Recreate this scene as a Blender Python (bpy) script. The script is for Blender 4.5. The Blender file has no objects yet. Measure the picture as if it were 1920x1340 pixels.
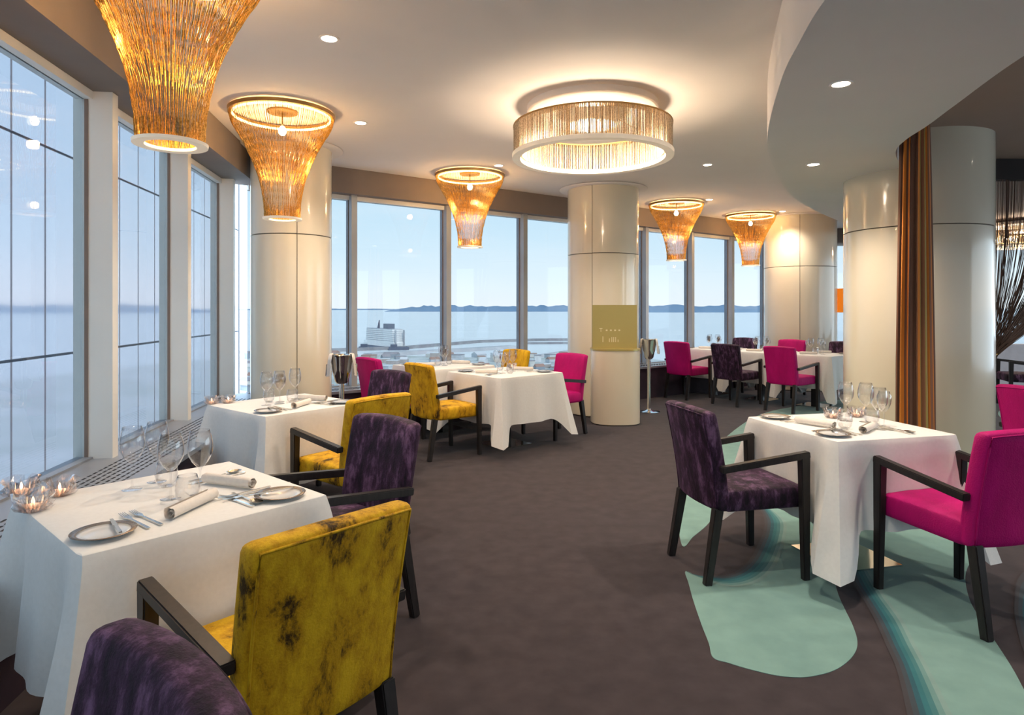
import bpy, bmesh, math, random
from mathutils import Vector, Matrix
random.seed(7)
R = math.radians
scene = bpy.context.scene
C = scene.collection

# ------------------------------------------------------------------ camera / world / exposure
CAMH, FPX, CX, HOR = 1.42, 1200.0, 960.0, 577.0
cam_d = bpy.data.cameras.new('camera'); cam = bpy.data.objects.new('camera', cam_d); C.objects.link(cam)
cam.location = (0, 0, CAMH); cam.rotation_euler = (R(90), 0, 0)
cam_d.sensor_width = 36; cam_d.lens = FPX / 1920 * 36
cam_d.shift_y = -(670 - HOR) / 1920
cam_d.clip_start = 0.02; cam_d.clip_end = 120000
scene.camera = cam
vs = scene.view_settings
vs.view_transform = 'Standard'; vs.look = 'None'; vs.gamma = 1; vs.use_curve_mapping = False
vs.exposure = 0.62
LAMP = 1.0          # scale of all artificial lamps

world = bpy.data.worlds.new('sky'); scene.world = world; world.use_nodes = True
wn, wl = world.node_tree.nodes, world.node_tree.links
wn.clear()
wo = wn.new('ShaderNodeOutputWorld'); wb = wn.new('ShaderNodeBackground')
tc = wn.new('ShaderNodeTexCoord'); sx = wn.new('ShaderNodeSeparateXYZ'); rp = wn.new('ShaderNodeValToRGB')
wl.new(tc.outputs['Generated'], sx.inputs[0]); wl.new(sx.outputs['Z'], rp.inputs[0])
e = rp.color_ramp.elements
e[0].position = 0.0; e[0].color = (.80, .86, .90, 1)
e[1].position = 1.0; e[1].color = (.34, .53, .75, 1)
for p, c in ((.03, (.76, .86, .92, 1)), (.09, (.62, .79, .90, 1)), (.18, (.50, .71, .86, 1)), (.45, (.42, .62, .80, 1))):
    n = e.new(p); n.color = c
nz = wn.new('ShaderNodeTexNoise'); nz.inputs['Scale'].default_value = 3.0; nz.inputs['Detail'].default_value = 4
mp = wn.new('ShaderNodeMapping'); mp.inputs['Scale'].default_value = (1, 1, 6)
wl.new(tc.outputs['Generated'], mp.inputs[0]); wl.new(mp.outputs[0], nz.inputs['Vector'])
cr = wn.new('ShaderNodeValToRGB'); cr.color_ramp.elements[0].position = .5; cr.color_ramp.elements[1].position = .8
cr.color_ramp.elements[1].color = (.25, .25, .25, 1)
wl.new(nz.outputs['Fac'], cr.inputs[0])
mx = wn.new('ShaderNodeMixRGB'); mx.inputs['Color2'].default_value = (.88, .9, .92, 1)
wl.new(cr.outputs[0], mx.inputs['Fac']); wl.new(rp.outputs[0], mx.inputs['Color1'])
wl.new(mx.outputs[0], wb.inputs['Color']); wb.inputs['Strength'].default_value = 2.4
wl.new(wb.outputs[0], wo.inputs[0])

sun_d = bpy.data.lights.new('sun', 'SUN'); sun_d.energy = 3.2; sun_d.angle = R(1.5); sun_d.color = (1, .95, .88)
sun = bpy.data.objects.new('sun', sun_d); C.objects.link(sun); sun.location = (30, -30, 60)
sun.rotation_euler = Vector((-.45, .62, -.72)).to_track_quat('-Z', 'Y').to_euler()      # high, from behind the camera on the right

# ------------------------------------------------------------------ helpers
def P(u, v, z=0.0):
    """point at height z seen at pixel (u, v): used to survey the room"""
    y = FPX * (CAMH - z) / (v - HOR)
    return Vector(((u - CX) / FPX * y, y, z))

def mat(name, col, rough=.5, metal=0.0, col2=None, scale=8.0, stretch=(1, 1, 1), bump=0.0, sheen=0.0, coat=0.0,
        emit=None, estr=0.0, detail=4.0, lo=.35, hi=.65, spec=.5, rnd=False):
    m = bpy.data.materials.new(name); m.use_nodes = True
    n, l = m.node_tree.nodes, m.node_tree.links
    b = n['Principled BSDF']
    b.inputs['Base Color'].default_value = (*col, 1); b.inputs['Roughness'].default_value = rough
    b.inputs['Metallic'].default_value = metal; b.inputs['Specular IOR Level'].default_value = spec
    if sheen:
        b.inputs['Sheen Weight'].default_value = sheen; b.inputs['Sheen Roughness'].default_value = .4
    if coat:
        b.inputs['Coat Weight'].default_value = coat; b.inputs['Coat Roughness'].default_value = .05
    if emit:
        b.inputs['Emission Color'].default_value = (*emit, 1); b.inputs['Emission Strength'].default_value = estr
    if col2 is None: col2 = tuple(c * .9 for c in col)
    t = n.new('ShaderNodeTexCoord'); mp = n.new('ShaderNodeMapping'); mp.inputs['Scale'].default_value = stretch
    l.new(t.outputs['Object'], mp.inputs[0])
    if rnd:
        oi = n.new('ShaderNodeObjectInfo'); ml = n.new('ShaderNodeMath'); ml.operation = 'MULTIPLY'; ml.inputs[1].default_value = 40
        l.new(oi.outputs['Random'], ml.inputs[0]); l.new(ml.outputs[0], mp.inputs['Location'])
    nz = n.new('ShaderNodeTexNoise'); nz.inputs['Scale'].default_value = scale; nz.inputs['Detail'].default_value = detail
    l.new(mp.outputs[0], nz.inputs['Vector'])
    rp = n.new('ShaderNodeValToRGB'); rp.color_ramp.elements[0].position = lo; rp.color_ramp.elements[1].position = hi
    rp.color_ramp.elements[0].color = (*col2, 1); rp.color_ramp.elements[1].color = (*col, 1)
    l.new(nz.outputs['Fac'], rp.inputs[0]); l.new(rp.outputs[0], b.inputs['Base Color'])
    if bump:
        bp = n.new('ShaderNodeBump'); bp.inputs['Strength'].default_value = bump; bp.inputs['Distance'].default_value = .01
        l.new(nz.outputs['Fac'], bp.inputs['Height']); l.new(bp.outputs[0], b.inputs['Normal'])
    return m

def glassmat(name, tint=(.95, .97, .98), ior=1.45, gain=1.0, rough=0.0, edge=None):
    m = bpy.data.materials.new(name); m.use_nodes = True
    n, l = m.node_tree.nodes, m.node_tree.links; n.clear()
    o = n.new('ShaderNodeOutputMaterial'); mxs = n.new('ShaderNodeMixShader')
    tr = n.new('ShaderNodeBsdfTransparent'); gl = n.new('ShaderNodeBsdfGlossy'); fr = n.new('ShaderNodeLayerWeight')
    tr.inputs[0].default_value = (*tint, 1); gl.inputs['Roughness'].default_value = rough
    gl.inputs['Color'].default_value = (1, 1, 1, 1); f0 = ((ior - 1) / (ior + 1)) ** 2
    fr.inputs[0].default_value = .5                     # Schlick's approximation, the same from both sides
    pw = n.new('ShaderNodeMath'); pw.operation = 'POWER'; pw.inputs[1].default_value = 5.0
    l.new(fr.outputs['Facing'], pw.inputs[0])
    mm = n.new('ShaderNodeMath'); mm.operation = 'MULTIPLY_ADD'; mm.inputs[1].default_value = (1 - f0) * gain; mm.inputs[2].default_value = f0 * gain; mm.use_clamp = True
    l.new(pw.outputs[0], mm.inputs[0]); l.new(mm.outputs[0], mxs.inputs[0])
    if edge:
        lw = n.new('ShaderNodeLayerWeight'); lw.inputs[0].default_value = .5
        rp = n.new('ShaderNodeValToRGB'); rp.color_ramp.elements[0].color = (*tint, 1); rp.color_ramp.elements[1].color = (*edge, 1)
        l.new(lw.outputs['Facing'], rp.inputs[0]); l.new(rp.outputs[0], tr.inputs[0])
    l.new(tr.outputs[0], mxs.inputs[1]); l.new(gl.outputs[0], mxs.inputs[2]); l.new(mxs.outputs[0], o.inputs[0])
    return m

def velvet(name, dark, mid, light, lo=.34, mi=.5, hi=.7, stretch=(9, 9, 3.2), sheen=.6):
    m = bpy.data.materials.new(name); m.use_nodes = True
    n, l = m.node_tree.nodes, m.node_tree.links; b = n['Principled BSDF']
    t = n.new('ShaderNodeTexCoord'); mp = n.new('ShaderNodeMapping'); mp.inputs['Scale'].default_value = stretch
    oi = n.new('ShaderNodeObjectInfo'); ml = n.new('ShaderNodeMath'); ml.operation = 'MULTIPLY'; ml.inputs[1].default_value = 60
    l.new(oi.outputs['Random'], ml.inputs[0]); l.new(ml.outputs[0], mp.inputs['Location'])
    l.new(t.outputs['Object'], mp.inputs[0])
    nz = n.new('ShaderNodeTexNoise'); nz.inputs['Scale'].default_value = 1.0; nz.inputs['Detail'].default_value = 9
    nz.inputs['Roughness'].default_value = .72; nz.inputs['Distortion'].default_value = .15
    l.new(mp.outputs[0], nz.inputs['Vector'])
    rp = n.new('ShaderNodeValToRGB'); e = rp.color_ramp.elements
    e[0].position = lo; e[0].color = (*dark, 1); e[1].position = hi; e[1].color = (*light, 1)
    k = e.new(mi); k.color = (*mid, 1)
    l.new(nz.outputs['Fac'], rp.inputs[0]); l.new(rp.outputs[0], b.inputs['Base Color'])
    b.inputs['Roughness'].default_value = .65; b.inputs['Specular IOR Level'].default_value = .25
    b.inputs['Sheen Weight'].default_value = sheen; b.inputs['Sheen Roughness'].default_value = .35
    b.inputs['Sheen Tint'].default_value = (*[min(1, c * 1.6 + .03) for c in light], 1)
    n2 = n.new('ShaderNodeTexNoise'); n2.inputs['Scale'].default_value = 160; n2.inputs['Detail'].default_value = 2
    l.new(t.outputs['Object'], n2.inputs['Vector'])
    ad = n.new('ShaderNodeMath'); ad.operation = 'MULTIPLY_ADD'; ad.inputs[1].default_value = .35
    l.new(n2.outputs['Fac'], ad.inputs[0]); l.new(nz.outputs['Fac'], ad.inputs[2])
    bp = n.new('ShaderNodeBump'); bp.inputs['Strength'].default_value = .45; bp.inputs['Distance'].default_value = .012
    l.new(ad.outputs[0], bp.inputs['Height']); l.new(bp.outputs[0], b.inputs['Normal'])
    return m

def emis(name, col, s):
    m = bpy.data.materials.new(name); m.use_nodes = True
    n, l = m.node_tree.nodes, m.node_tree.links; n.clear()
    o = n.new('ShaderNodeOutputMaterial'); e = n.new('ShaderNodeEmission')
    e.inputs[0].default_value = (*col, 1); e.inputs[1].default_value = s; l.new(e.outputs[0], o.inputs[0])
    return m

class MB:
    def __init__(s): s.v = []; s.f = []
    def add(s, vs_, fs):
        k = len(s.v); s.v += [tuple(p) for p in vs_]; s.f += [tuple(i + k for i in f) for f in fs]; return s
    def box(s, x0, y0, z0, x1, y1, z1, M=None):
        pts = [Vector((x, y, z)) for z in (z0, z1) for (x, y) in ((x0, y0), (x1, y0), (x1, y1), (x0, y1))]
        if M: pts = [M @ p for p in pts]
        return s.add(pts, [(3, 2, 1, 0), (4, 5, 6, 7), (0, 1, 5, 4), (1, 2, 6, 5), (2, 3, 7, 6), (3, 0, 4, 7)])
    def bar(s, a, b, w, h, w2=None, h2=None, up=Vector((0, 0, 1))):
        """square bar from a to b, width w (sideways), height h"""
        a, b = Vector(a), Vector(b); d = (b - a).normalized()
        if abs(d.dot(up)) > .99: up = Vector((0, 1, 0))
        x = d.cross(up).normalized(); y = x.cross(d).normalized()
        w2 = w if w2 is None else w2; h2 = h if h2 is None else h2
        pts = []
        for p, ww, hh in ((a, w, h), (b, w2, h2)):
            pts += [p - x * ww / 2 - y * hh / 2, p + x * ww / 2 - y * hh / 2, p + x * ww / 2 + y * hh / 2, p - x * ww / 2 + y * hh / 2]
        return s.add(pts, [(3, 2, 1, 0), (4, 5, 6, 7), (0, 1, 5, 4), (1, 2, 6, 5), (2, 3, 7, 6), (3, 0, 4, 7)])
    def lathe(s, prof, n=24, c=(0, 0, 0), cap=True, ax=1.0, ay=1.0):
        k = len(prof); pts = []
        for j in range(n):
            t = 2 * math.pi * j / n
            for r, z in prof: pts.append((c[0] + r * math.cos(t) * ax, c[1] + r * math.sin(t) * ay, c[2] + z))
        fs = []
        for j in range(n):
            q = (j + 1) % n
            for i in range(k - 1): fs.append((j * k + i, q * k + i, q * k + i + 1, j * k + i + 1))
        if cap:
            if prof[0][0] > 1e-6: fs.append(tuple(j * k for j in reversed(range(n))))
            if prof[-1][0] > 1e-6: fs.append(tuple(j * k + k - 1 for j in range(n)))
        return s.add(pts, fs)
    def tube(s, path, r, n=6, cap=True):
        path = [Vector(p) for p in path]; pts = []; m = len(path)
        for i, p in enumerate(path):
            d = (path[min(i + 1, m - 1)] - path[max(i - 1, 0)]).normalized()
            up = Vector((0, 0, 1)) if abs(d.z) < .9 else Vector((1, 0, 0))
            x = d.cross(up).normalized(); y = x.cross(d)
            rr = r[i] if isinstance(r, (list, tuple)) else r
            for j in range(n):
                t = 2 * math.pi * j / n; pts.append(p + (x * math.cos(t) + y * math.sin(t)) * rr)
        fs = [(i * n + j, i * n + (j + 1) % n, (i + 1) * n + (j + 1) % n, (i + 1) * n + j) for i in range(m - 1) for j in range(n)]
        if cap: fs += [tuple(reversed(range(n))), tuple((m - 1) * n + j for j in range(n))]
        return s.add(pts, fs)
    def prism(s, poly, z0, z1):
        n = len(poly); pts = [(p[0], p[1], z0) for p in poly] + [(p[0], p[1], z1) for p in poly]
        return s.add(pts, [tuple(reversed(range(n))), tuple(range(n, 2 * n))] + [(i, (i + 1) % n, n + (i + 1) % n, n + i) for i in range(n)])
    def rbox(s, hx, hy, hz, r, nx=2, ny=2, nz=2, fn=None):
        """rounded box with half sizes, subdivided; fn deforms each point"""
        def axis(h, n):
            a = [-h, -h + r * .3, -h + r] + [-h + r + (2 * h - 2 * r) * i / n for i in range(1, n)] + [h - r, h - r * .3, h]
            return a
        A = (axis(hx, nx), axis(hy, ny), axis(hz, nz)); H = (hx, hy, hz)
        def place(p):
            inn = Vector([max(-H[i] + r, min(H[i] - r, p[i])) for i in range(3)]); d = Vector(p) - inn
            q = inn + (d.normalized() * r if d.length > 1e-9 else d)
            return fn(q) if fn else q
        for ax in range(3):
            i, j = (ax + 1) % 3, (ax + 2) % 3
            for sg in (-1, 1):
                pts = []
                for a in A[i]:
                    for b in A[j]:
                        p = [0, 0, 0]; p[ax] = sg * H[ax]; p[i] = a; p[j] = b; pts.append(place(p))
                m = len(A[j]); fs = []
                for ii in range(len(A[i]) - 1):
                    for jj in range(m - 1):
                        q = (ii * m + jj, (ii + 1) * m + jj, (ii + 1) * m + jj + 1, ii * m + jj + 1)
                        fs.append(q if sg > 0 else q[::-1])
                s.add(pts, fs)
        return s
    def mesh(s, name, m, smooth=False, weld=False, ang=None):
        me = bpy.data.meshes.new(name); me.from_pydata(s.v, [], s.f)
        bm = bmesh.new(); bm.from_mesh(me)
        if weld: bmesh.ops.remove_doubles(bm, verts=bm.verts, dist=1e-5)
        bmesh.ops.recalc_face_normals(bm, faces=bm.faces); bm.to_mesh(me); bm.free()
        me.materials.append(m)
        if smooth or ang:
            me.polygons.foreach_set('use_smooth', [True] * len(me.polygons))
            if ang: me.set_sharp_from_angle(angle=R(ang))
        me.update(); return me
    def build(s, name, m, parent=None, **k):
        return link(name, s.mesh(name, m, **k), parent)

def link(name, data, parent=None):
    o = bpy.data.objects.new(name, data); C.objects.link(o)
    if parent: o.parent = parent
    return o
def tag(o, label, cat, group=None):
    o['label'] = label; o['category'] = cat
    if group: o['group'] = group
    return o
def thing(name, label, cat, loc=(0, 0, 0), rz=0.0, group=None):
    o = bpy.data.objects.new(name, None); C.objects.link(o); o.empty_display_size = .1
    o.location = loc; o.rotation_euler = (0, 0, rz); return tag(o, label, cat, group)
def struct(o): o['kind'] = 'structure'; return o
def sempty(name, loc=(0, 0, 0), rz=0):
    o = bpy.data.objects.new(name, None); C.objects.link(o); o.empty_display_size = .1
    o.location = loc; o.rotation_euler = (0, 0, rz); return struct(o)
def dup(root, loc, rz, label, group=None):
    r = root.copy(); C.objects.link(r); r.location = loc; r.rotation_euler = (0, 0, rz); r['label'] = label
    if group: r['group'] = group
    def rec(src, dst):
        for ch in list(src.children):
            c = ch.copy(); C.objects.link(c); c.parent = dst; c.matrix_parent_inverse = ch.matrix_parent_inverse.copy(); rec(ch, c)
    rec(root, r); return r
def light(name, kind, loc, power, col, parent=None, **k):
    d = bpy.data.lights.new(name, kind); d.energy = power * LAMP; d.color = col
    for a, b in k.items(): setattr(d, a, b)
    o = bpy.data.objects.new(name, d); C.objects.link(o); o.location = loc
    if parent: o.parent = parent
    return o
def smooth_curve(pts, n=6, closed=False):
    pts = [Vector((p[0], p[1])) for p in pts]; out = []; m = len(pts)
    rng = range(m) if closed else range(m - 1)
    for i in rng:
        g = (lambda k: pts[k % m]) if closed else (lambda k: pts[max(0, min(m - 1, k))])
        a, b, c, d = g(i - 1), g(i), g(i + 1), g(i + 2)
        for j in range(n):
            t = j / n
            out.append(.5 * ((2 * b) + (c - a) * t + (2 * a - 5 * b + 4 * c - d) * t * t + (3 * b - a - 3 * c + d) * t ** 3))
    if not closed: out.append(pts[-1])
    return out

# ------------------------------------------------------------------ materials
M = {}
M['ceil'] = mat('ceiling_paint', (.86, .80, .75), .9, col2=(.84, .78, .73), scale=2)
M['ceil_low'] = mat('lowered_ceiling_paint', (.84, .79, .74), .9, col2=(.82, .77, .72), scale=2)
M['ceil_brown'] = mat('brown_ceiling', (.46, .34, .28), .85, col2=(.44, .32, .26), scale=2)  # darker and browner than the main ceiling
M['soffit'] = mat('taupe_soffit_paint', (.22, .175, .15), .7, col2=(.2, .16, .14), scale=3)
M['alu'] = mat('white_aluminium', (.78, .77, .74), .35, col2=(.75, .74, .71), scale=3)
M['alu_grey'] = mat('grey_aluminium', (.42, .44, .45), .35, .3, col2=(.38, .39, .4), scale=3)
M['gasket'] = mat('brown_gasket', (.22, .16, .13), .6)
M['pane'] = glassmat('solar_window_glass', (.54, .55, .555), 1.45, .5)
M['lacquer'] = mat('cream_lacquer', (.78, .70, .55), .16, col2=(.75, .67, .52), scale=1.5, coat=.4)
M['seam'] = mat('dark_joint', (.12, .09, .06), .7)
M['ledge'] = mat('grey_metal_ledge', (.33, .35, .39), .4, .4, col2=(.30, .32, .36), scale=5)
M['slot'] = mat('dark_slot', (.02, .02, .025), .8)
M['ledge_front'] = mat('aubergine_ledge_front', (.035, .018, .032), .6, col2=(.025, .013, .024))
M['wood'] = mat('black_stained_wood', (.016, .013, .013), .38, col2=(.026, .021, .02), scale=6, stretch=(12, 12, 1), spec=.4)
M['linen'] = mat('white_linen', (.82, .81, .79), .8, col2=(.79, .78, .76), scale=60, bump=.04, sheen=.15)
M['napkin'] = mat('cream_napkin', (.80, .74, .68), .85, col2=(.76, .70, .64), scale=80, bump=.08)
M['chrome'] = mat('polished_steel', (.78, .77, .75), .12, 1.0, col2=(.74, .73, .71), scale=3)
M['steel'] = mat('cutlery_steel', (.72, .70, .67), .18, 1.0, col2=(.66, .64, .6), scale=9)
M['blacksteel'] = mat('black_steel', (.02, .018, .02), .3, .4)
M['china'] = mat('glazed_china', (.72, .73, .74), .12, col2=(.68, .69, .7), scale=5, coat=.5)
M['chinarim'] = mat('bronze_plate_rim', (.30, .22, .16), .25, .5, col2=(.22, .17, .13), scale=9)
M['wine'] = glassmat('wine_glass_crystal', (.985, .985, .985), 1.45, 1.7, 0, edge=(.88, .88, .89))
M['crystal'] = glassmat('cut_crystal', (.96, .94, .94), 1.75, 2.6, .06, edge=(.86, .83, .82))
M['flame'] = emis('tealight_glow', (1, .55, .28), 5)
M['wax'] = mat('tealight_wax', (.9, .7, .55), .6, emit=(1, .5, .25), estr=.9)
M['gold'] = mat('gold_bead_chain', (.74, .40, .09), .35, .75, col2=(.42, .21, .035), scale=120, lo=.4, hi=.6)
M['gold_pale'] = mat('champagne_chain', (.72, .58, .42), .35, .7, col2=(.45, .35, .24), scale=90, lo=.4, hi=.6)
M['goldring'] = mat('bronze_ring', (.42, .25, .09), .4, .7)
M['led'] = emis('warm_led_strip', (1, .66, .24), 7)
M['bulb'] = emis('warm_bulb', (1, .82, .5), 30)
M['down'] = emis('downlight_lens', (1, .85, .65), 14)
M['whitering'] = mat('white_acrylic', (.85, .8, .72), .5, emit=(1, .72, .42), estr=.18)
M['panelgold'] = mat('gold_panel', (.50, .39, .13), .3, .45, col2=(.46, .36, .12), scale=2)
M['mark'] = mat('pale_gold_marks', (.85, .75, .45), .4)
M['yellow'] = velvet('mustard_crushed_velvet', (.05, .022, .002), (.55, .275, .005), (.78, .455, .012), .375, .46, .60, (10, 10, 5), .15)
M['purple'] = velvet('aubergine_crushed_velvet', (.008, .003, .009), (.036, .012, .036), (.16, .08, .16), .40, .51, .64, (17, 17, 6), .25)
M['pink'] = velvet('magenta_velvet', (.33, .0, .10), (.47, .0, .14), (.62, .004, .20), .25, .5, .8, (5, 5, 2), .35)

def carpetmat(name, c1, c2):
    return mat(name, c1, .95, col2=c2, scale=9, bump=.0, sheen=.15, detail=12, spec=.1, lo=.3, hi=.7)
M['carpet'] = carpetmat('aubergine_carpet', (.056, .044, .048), (.038, .030, .033))
M['teal'] = carpetmat('teal_carpet', (.195, .335, .31), (.165, .29, .27))

# ------------------------------------------------------------------ surveyed lines of the room
ZC, ZLOW, ZBR, ZSOF, ZLED = 3.03, 2.63, 2.95, 2.74, .50
LD = Vector((-.1529, .9882))                       # left window wall, direction and inward normal
LP0 = Vector((-2.62, 3.93)); LN = Vector((.9882, .1529))
BD = Vector((.805, .593)); BP0 = Vector((-2.19, 7.40)); BN = Vector((.593, -.805))
def Lp(s, off=0): q = LP0 + LD * s + LN * off; return Vector((q.x, q.y))
def Bp(t, off=0): q = BP0 + BD * t + BN * off; return Vector((q.x, q.y))
def meet(off_l, off_b):
    # intersection of left line (offset) with back line (offset)
    a = LP0 + LN * off_l; b = BP0 + BN * off_b
    d = LD.x * BD.y - LD.y * BD.x; w = b - a
    s = (w.x * BD.y - w.y * BD.x) / d
    q = a + LD * s; return Vector((q.x, q.y))
TEND = 9.6
BE = Bp(TEND)                                       # wall turns here behind the far column
RE = Vector((15.0, BE.y + .2))
RD = (RE - BE).normalized(); RN = Vector((RD.y, -RD.x))
LS = -6.5
outline = [Lp(LS), meet(0, 0), BE, RE, Vector((15.0, Lp(LS).y))]

# floor
flo = struct(MB().prism([(p.x, p.y) for p in outline], -.3, 0).build('floor', M['carpet']))
def inlay(name, pts, col, z, n=5, sm=True):
    w = [P(u, v) for u, v in pts]; c = smooth_curve([(p.x, p.y) for p in w], n, True) if sm else w
    b = MB(); b.prism([(p[0], p[1]) for p in c], .0, z)
    m = col if not isinstance(col, tuple) else carpetmat(name + '_wool', col, tuple(x * .85 for x in col))
    return b.build(name, m, flo)
inlay('carpet_inlay', [(1285.6, 1071), (1291, 1093), (1300, 1126), (1315, 1170), (1329, 1206), (1337, 1233), (1366, 1243), (1402, 1254), (1453, 1266), (1493, 1270),
    (1523, 1268), (1559, 1259), (1585, 1244), (1603, 1224), (1607.5, 1202), (1599, 1173), (1585, 1144), (1572, 1115), (1563, 1082), (1556, 1057), (1556, 1040), (1572, 1030), (1588, 1044),
    (1592, 1064), (1606, 1097), (1625, 1126), (1646, 1162), (1668, 1210), (1687, 1254), (1708, 1340), (1730, 1430), (2010, 1430), (1931, 1312), (1894, 1246), (1832, 1151), (1816, 1118),
    (1810, 1082), (1818, 1057), (1836, 1037), (1876, 1018), (1960, 1000), (1960, 900), (1750, 800), (1600, 750), (1480, 764), (1415, 782), (1350, 830), (1288, 915), (1272, 960), (1279, 1023),
    (1300, 1006), (1326, 984), (1339, 964), (1345, 950), (1380, 935), (1420, 938), (1445, 955), (1464, 970), (1471, 984), (1469, 1009), (1459, 1042), (1446, 1066), (1428, 1084), (1402, 1095),
    (1373, 1098), (1344, 1093), (1315, 1084)], M['teal'], .002)
def strips(inner, outer, cols, z):
    a = smooth_curve([(P(u, v).x, P(u, v).y) for u, v in inner], 8); b = smooth_curve([(P(u, v).x, P(u, v).y) for u, v in outer], 8)
    def res(c, n=40):
        L = [0]
        for i in range(1, len(c)): L.append(L[-1] + (c[i] - c[i - 1]).length)
        out = []
        for k in range(n + 1):
            t = L[-1] * k / n; i = max(j for j in range(len(L)) if L[j] <= t + 1e-9); i = min(i, len(c) - 2)
            f = (t - L[i]) / max(1e-9, L[i + 1] - L[i]); out.append(c[i].lerp(c[i + 1], f))
        return out
    a, b = res(a), res(b); k = len(cols)
    for i, col in enumerate(cols):
        p = [x.lerp(y, i / k) for x, y in zip(a, b)]; q = [x.lerp(y, (i + 1) / k) for x, y in zip(a, b)]
        g = MB(); n = len(p)
        g.add([(w.x, w.y, z) for w in p + q], [(j, j + 1, n + j + 1, n + j) for j in range(n - 1)])
        g.build('carpet_gradient', carpetmat('carpet_band', col, tuple(x * .85 for x in col)), flo)  # graded wool colours of the carpet pattern
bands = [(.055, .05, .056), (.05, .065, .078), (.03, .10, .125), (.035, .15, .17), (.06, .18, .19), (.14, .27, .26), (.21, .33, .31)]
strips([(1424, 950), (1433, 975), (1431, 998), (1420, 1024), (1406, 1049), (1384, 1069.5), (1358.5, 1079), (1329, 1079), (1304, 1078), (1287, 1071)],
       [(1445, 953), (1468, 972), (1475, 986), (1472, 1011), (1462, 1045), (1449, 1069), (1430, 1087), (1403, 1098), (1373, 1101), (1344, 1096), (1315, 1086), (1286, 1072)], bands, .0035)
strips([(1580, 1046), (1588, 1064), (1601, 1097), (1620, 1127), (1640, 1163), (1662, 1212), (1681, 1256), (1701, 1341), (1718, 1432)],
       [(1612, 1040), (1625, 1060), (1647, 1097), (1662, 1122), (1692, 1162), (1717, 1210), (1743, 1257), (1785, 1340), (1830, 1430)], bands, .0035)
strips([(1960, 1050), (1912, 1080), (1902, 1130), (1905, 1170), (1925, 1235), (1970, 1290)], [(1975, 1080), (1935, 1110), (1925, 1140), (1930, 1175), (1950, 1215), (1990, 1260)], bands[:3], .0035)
inlay('carpet_inlay', [(1872, 772), (1895, 762), (1935, 762), (1950, 775), (1915, 786), (1880, 784)], M['teal'], .002)

# ceilings
struct(MB().prism([(p.x, p.y) for p in outline], ZC, ZC + .3).build('ceiling', M['ceil']))
edgeL = [(2.3, -2.8), (1.75, -1.0), (1.38, .4), (1.22, 1.5), (1.21, 2.2), (1.235, 2.55), (1.31, 2.92), (1.43, 3.40), (1.76, 4.40), (2.12, 5.24), (2.95, 6.80), (3.79, 7.98), (4.72, 9.13), (6.0, 10.8), (7.6, 12.9)]
edgeR = [(4.0, -2.8), (2.75, -.3), (2.38, 1.2), (2.36, 2.3), (2.46, 3.08), (2.64, 3.8), (2.76, 4.25), (2.84, 4.62), (2.98, 4.97), (3.32, 5.44), (4.1, 6.3), (6.0, 8.4), (9.5, 12.9)]
eL = smooth_curve(edgeL, 8); eR = smooth_curve(edgeR, 8)
struct(MB().prism([(p.x, p.y) for p in eL] + [(p.x, p.y) for p in reversed(eR)], ZLOW, ZC - .001).build('ceiling', M['ceil_low'], ang=30))
struct(MB().prism([(p.x, p.y) for p in eR] + [(14.9, 12.9), (14.9, -2.8)], ZBR, ZC - .002).build('ceiling', M['ceil_brown'], ang=30))

# soffit bulkhead above the windows, and the ledge below them
SOL, SOB = .34, .20
def band(off0l, off0b, off1l, off1b, z0, z1, name, m, tr=TEND):
    a = [Lp(LS, off0l), meet(off0l, off0b), Bp(tr, off0b), RE + RN * off0b]
    b = [Lp(LS, off1l), meet(off1l, off1b), Bp(tr, off1b), RE + RN * off1b]
    g = MB()
    for i in range(3):
        g.prism([(a[i].x, a[i].y), (a[i + 1].x, a[i + 1].y), (b[i + 1].x, b[i + 1].y), (b[i].x, b[i].y)], z0, z1)
    return struct(g.build(name, m))
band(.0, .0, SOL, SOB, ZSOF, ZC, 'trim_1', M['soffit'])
led = band(-.02, -.02, .58, .45, ZLED - .03, ZLED, 'window_sill', M['ledge'])
ledf = band(.0, .0, .56, .43, .0, ZLED - .03, 'trim_2', M['ledge_front'])
# slots of the grille in the ledge
def slots(pos, d, n, s0, s1, o0, o1):
    g = MB(); rows = 7; k = int((s1 - s0) / .062)
    for r_ in range(rows):
        o = o0 + (o1 - o0) * r_ / (rows - 1)
        for i in range(k):
            s = s0 + i * .062 + (.031 if r_ % 2 else 0); a = pos(s, o)
            Mx = Matrix.Translation((a.x, a.y, ZLED)) @ Matrix.Rotation(math.atan2(d.y, d.x), 4, 'Z')
            g.box(-.021, -.006, -.002, .021, .006, .0012, Mx)
    o = g.build('grille_slots', M['slot'], led); o['kind'] = 'stuff'
slots(Lp, LD, LN, -3.2, 2.6, .24, .46)
slots(Bp, BD, BN, -.6, 8.6, .2, .36)

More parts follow.
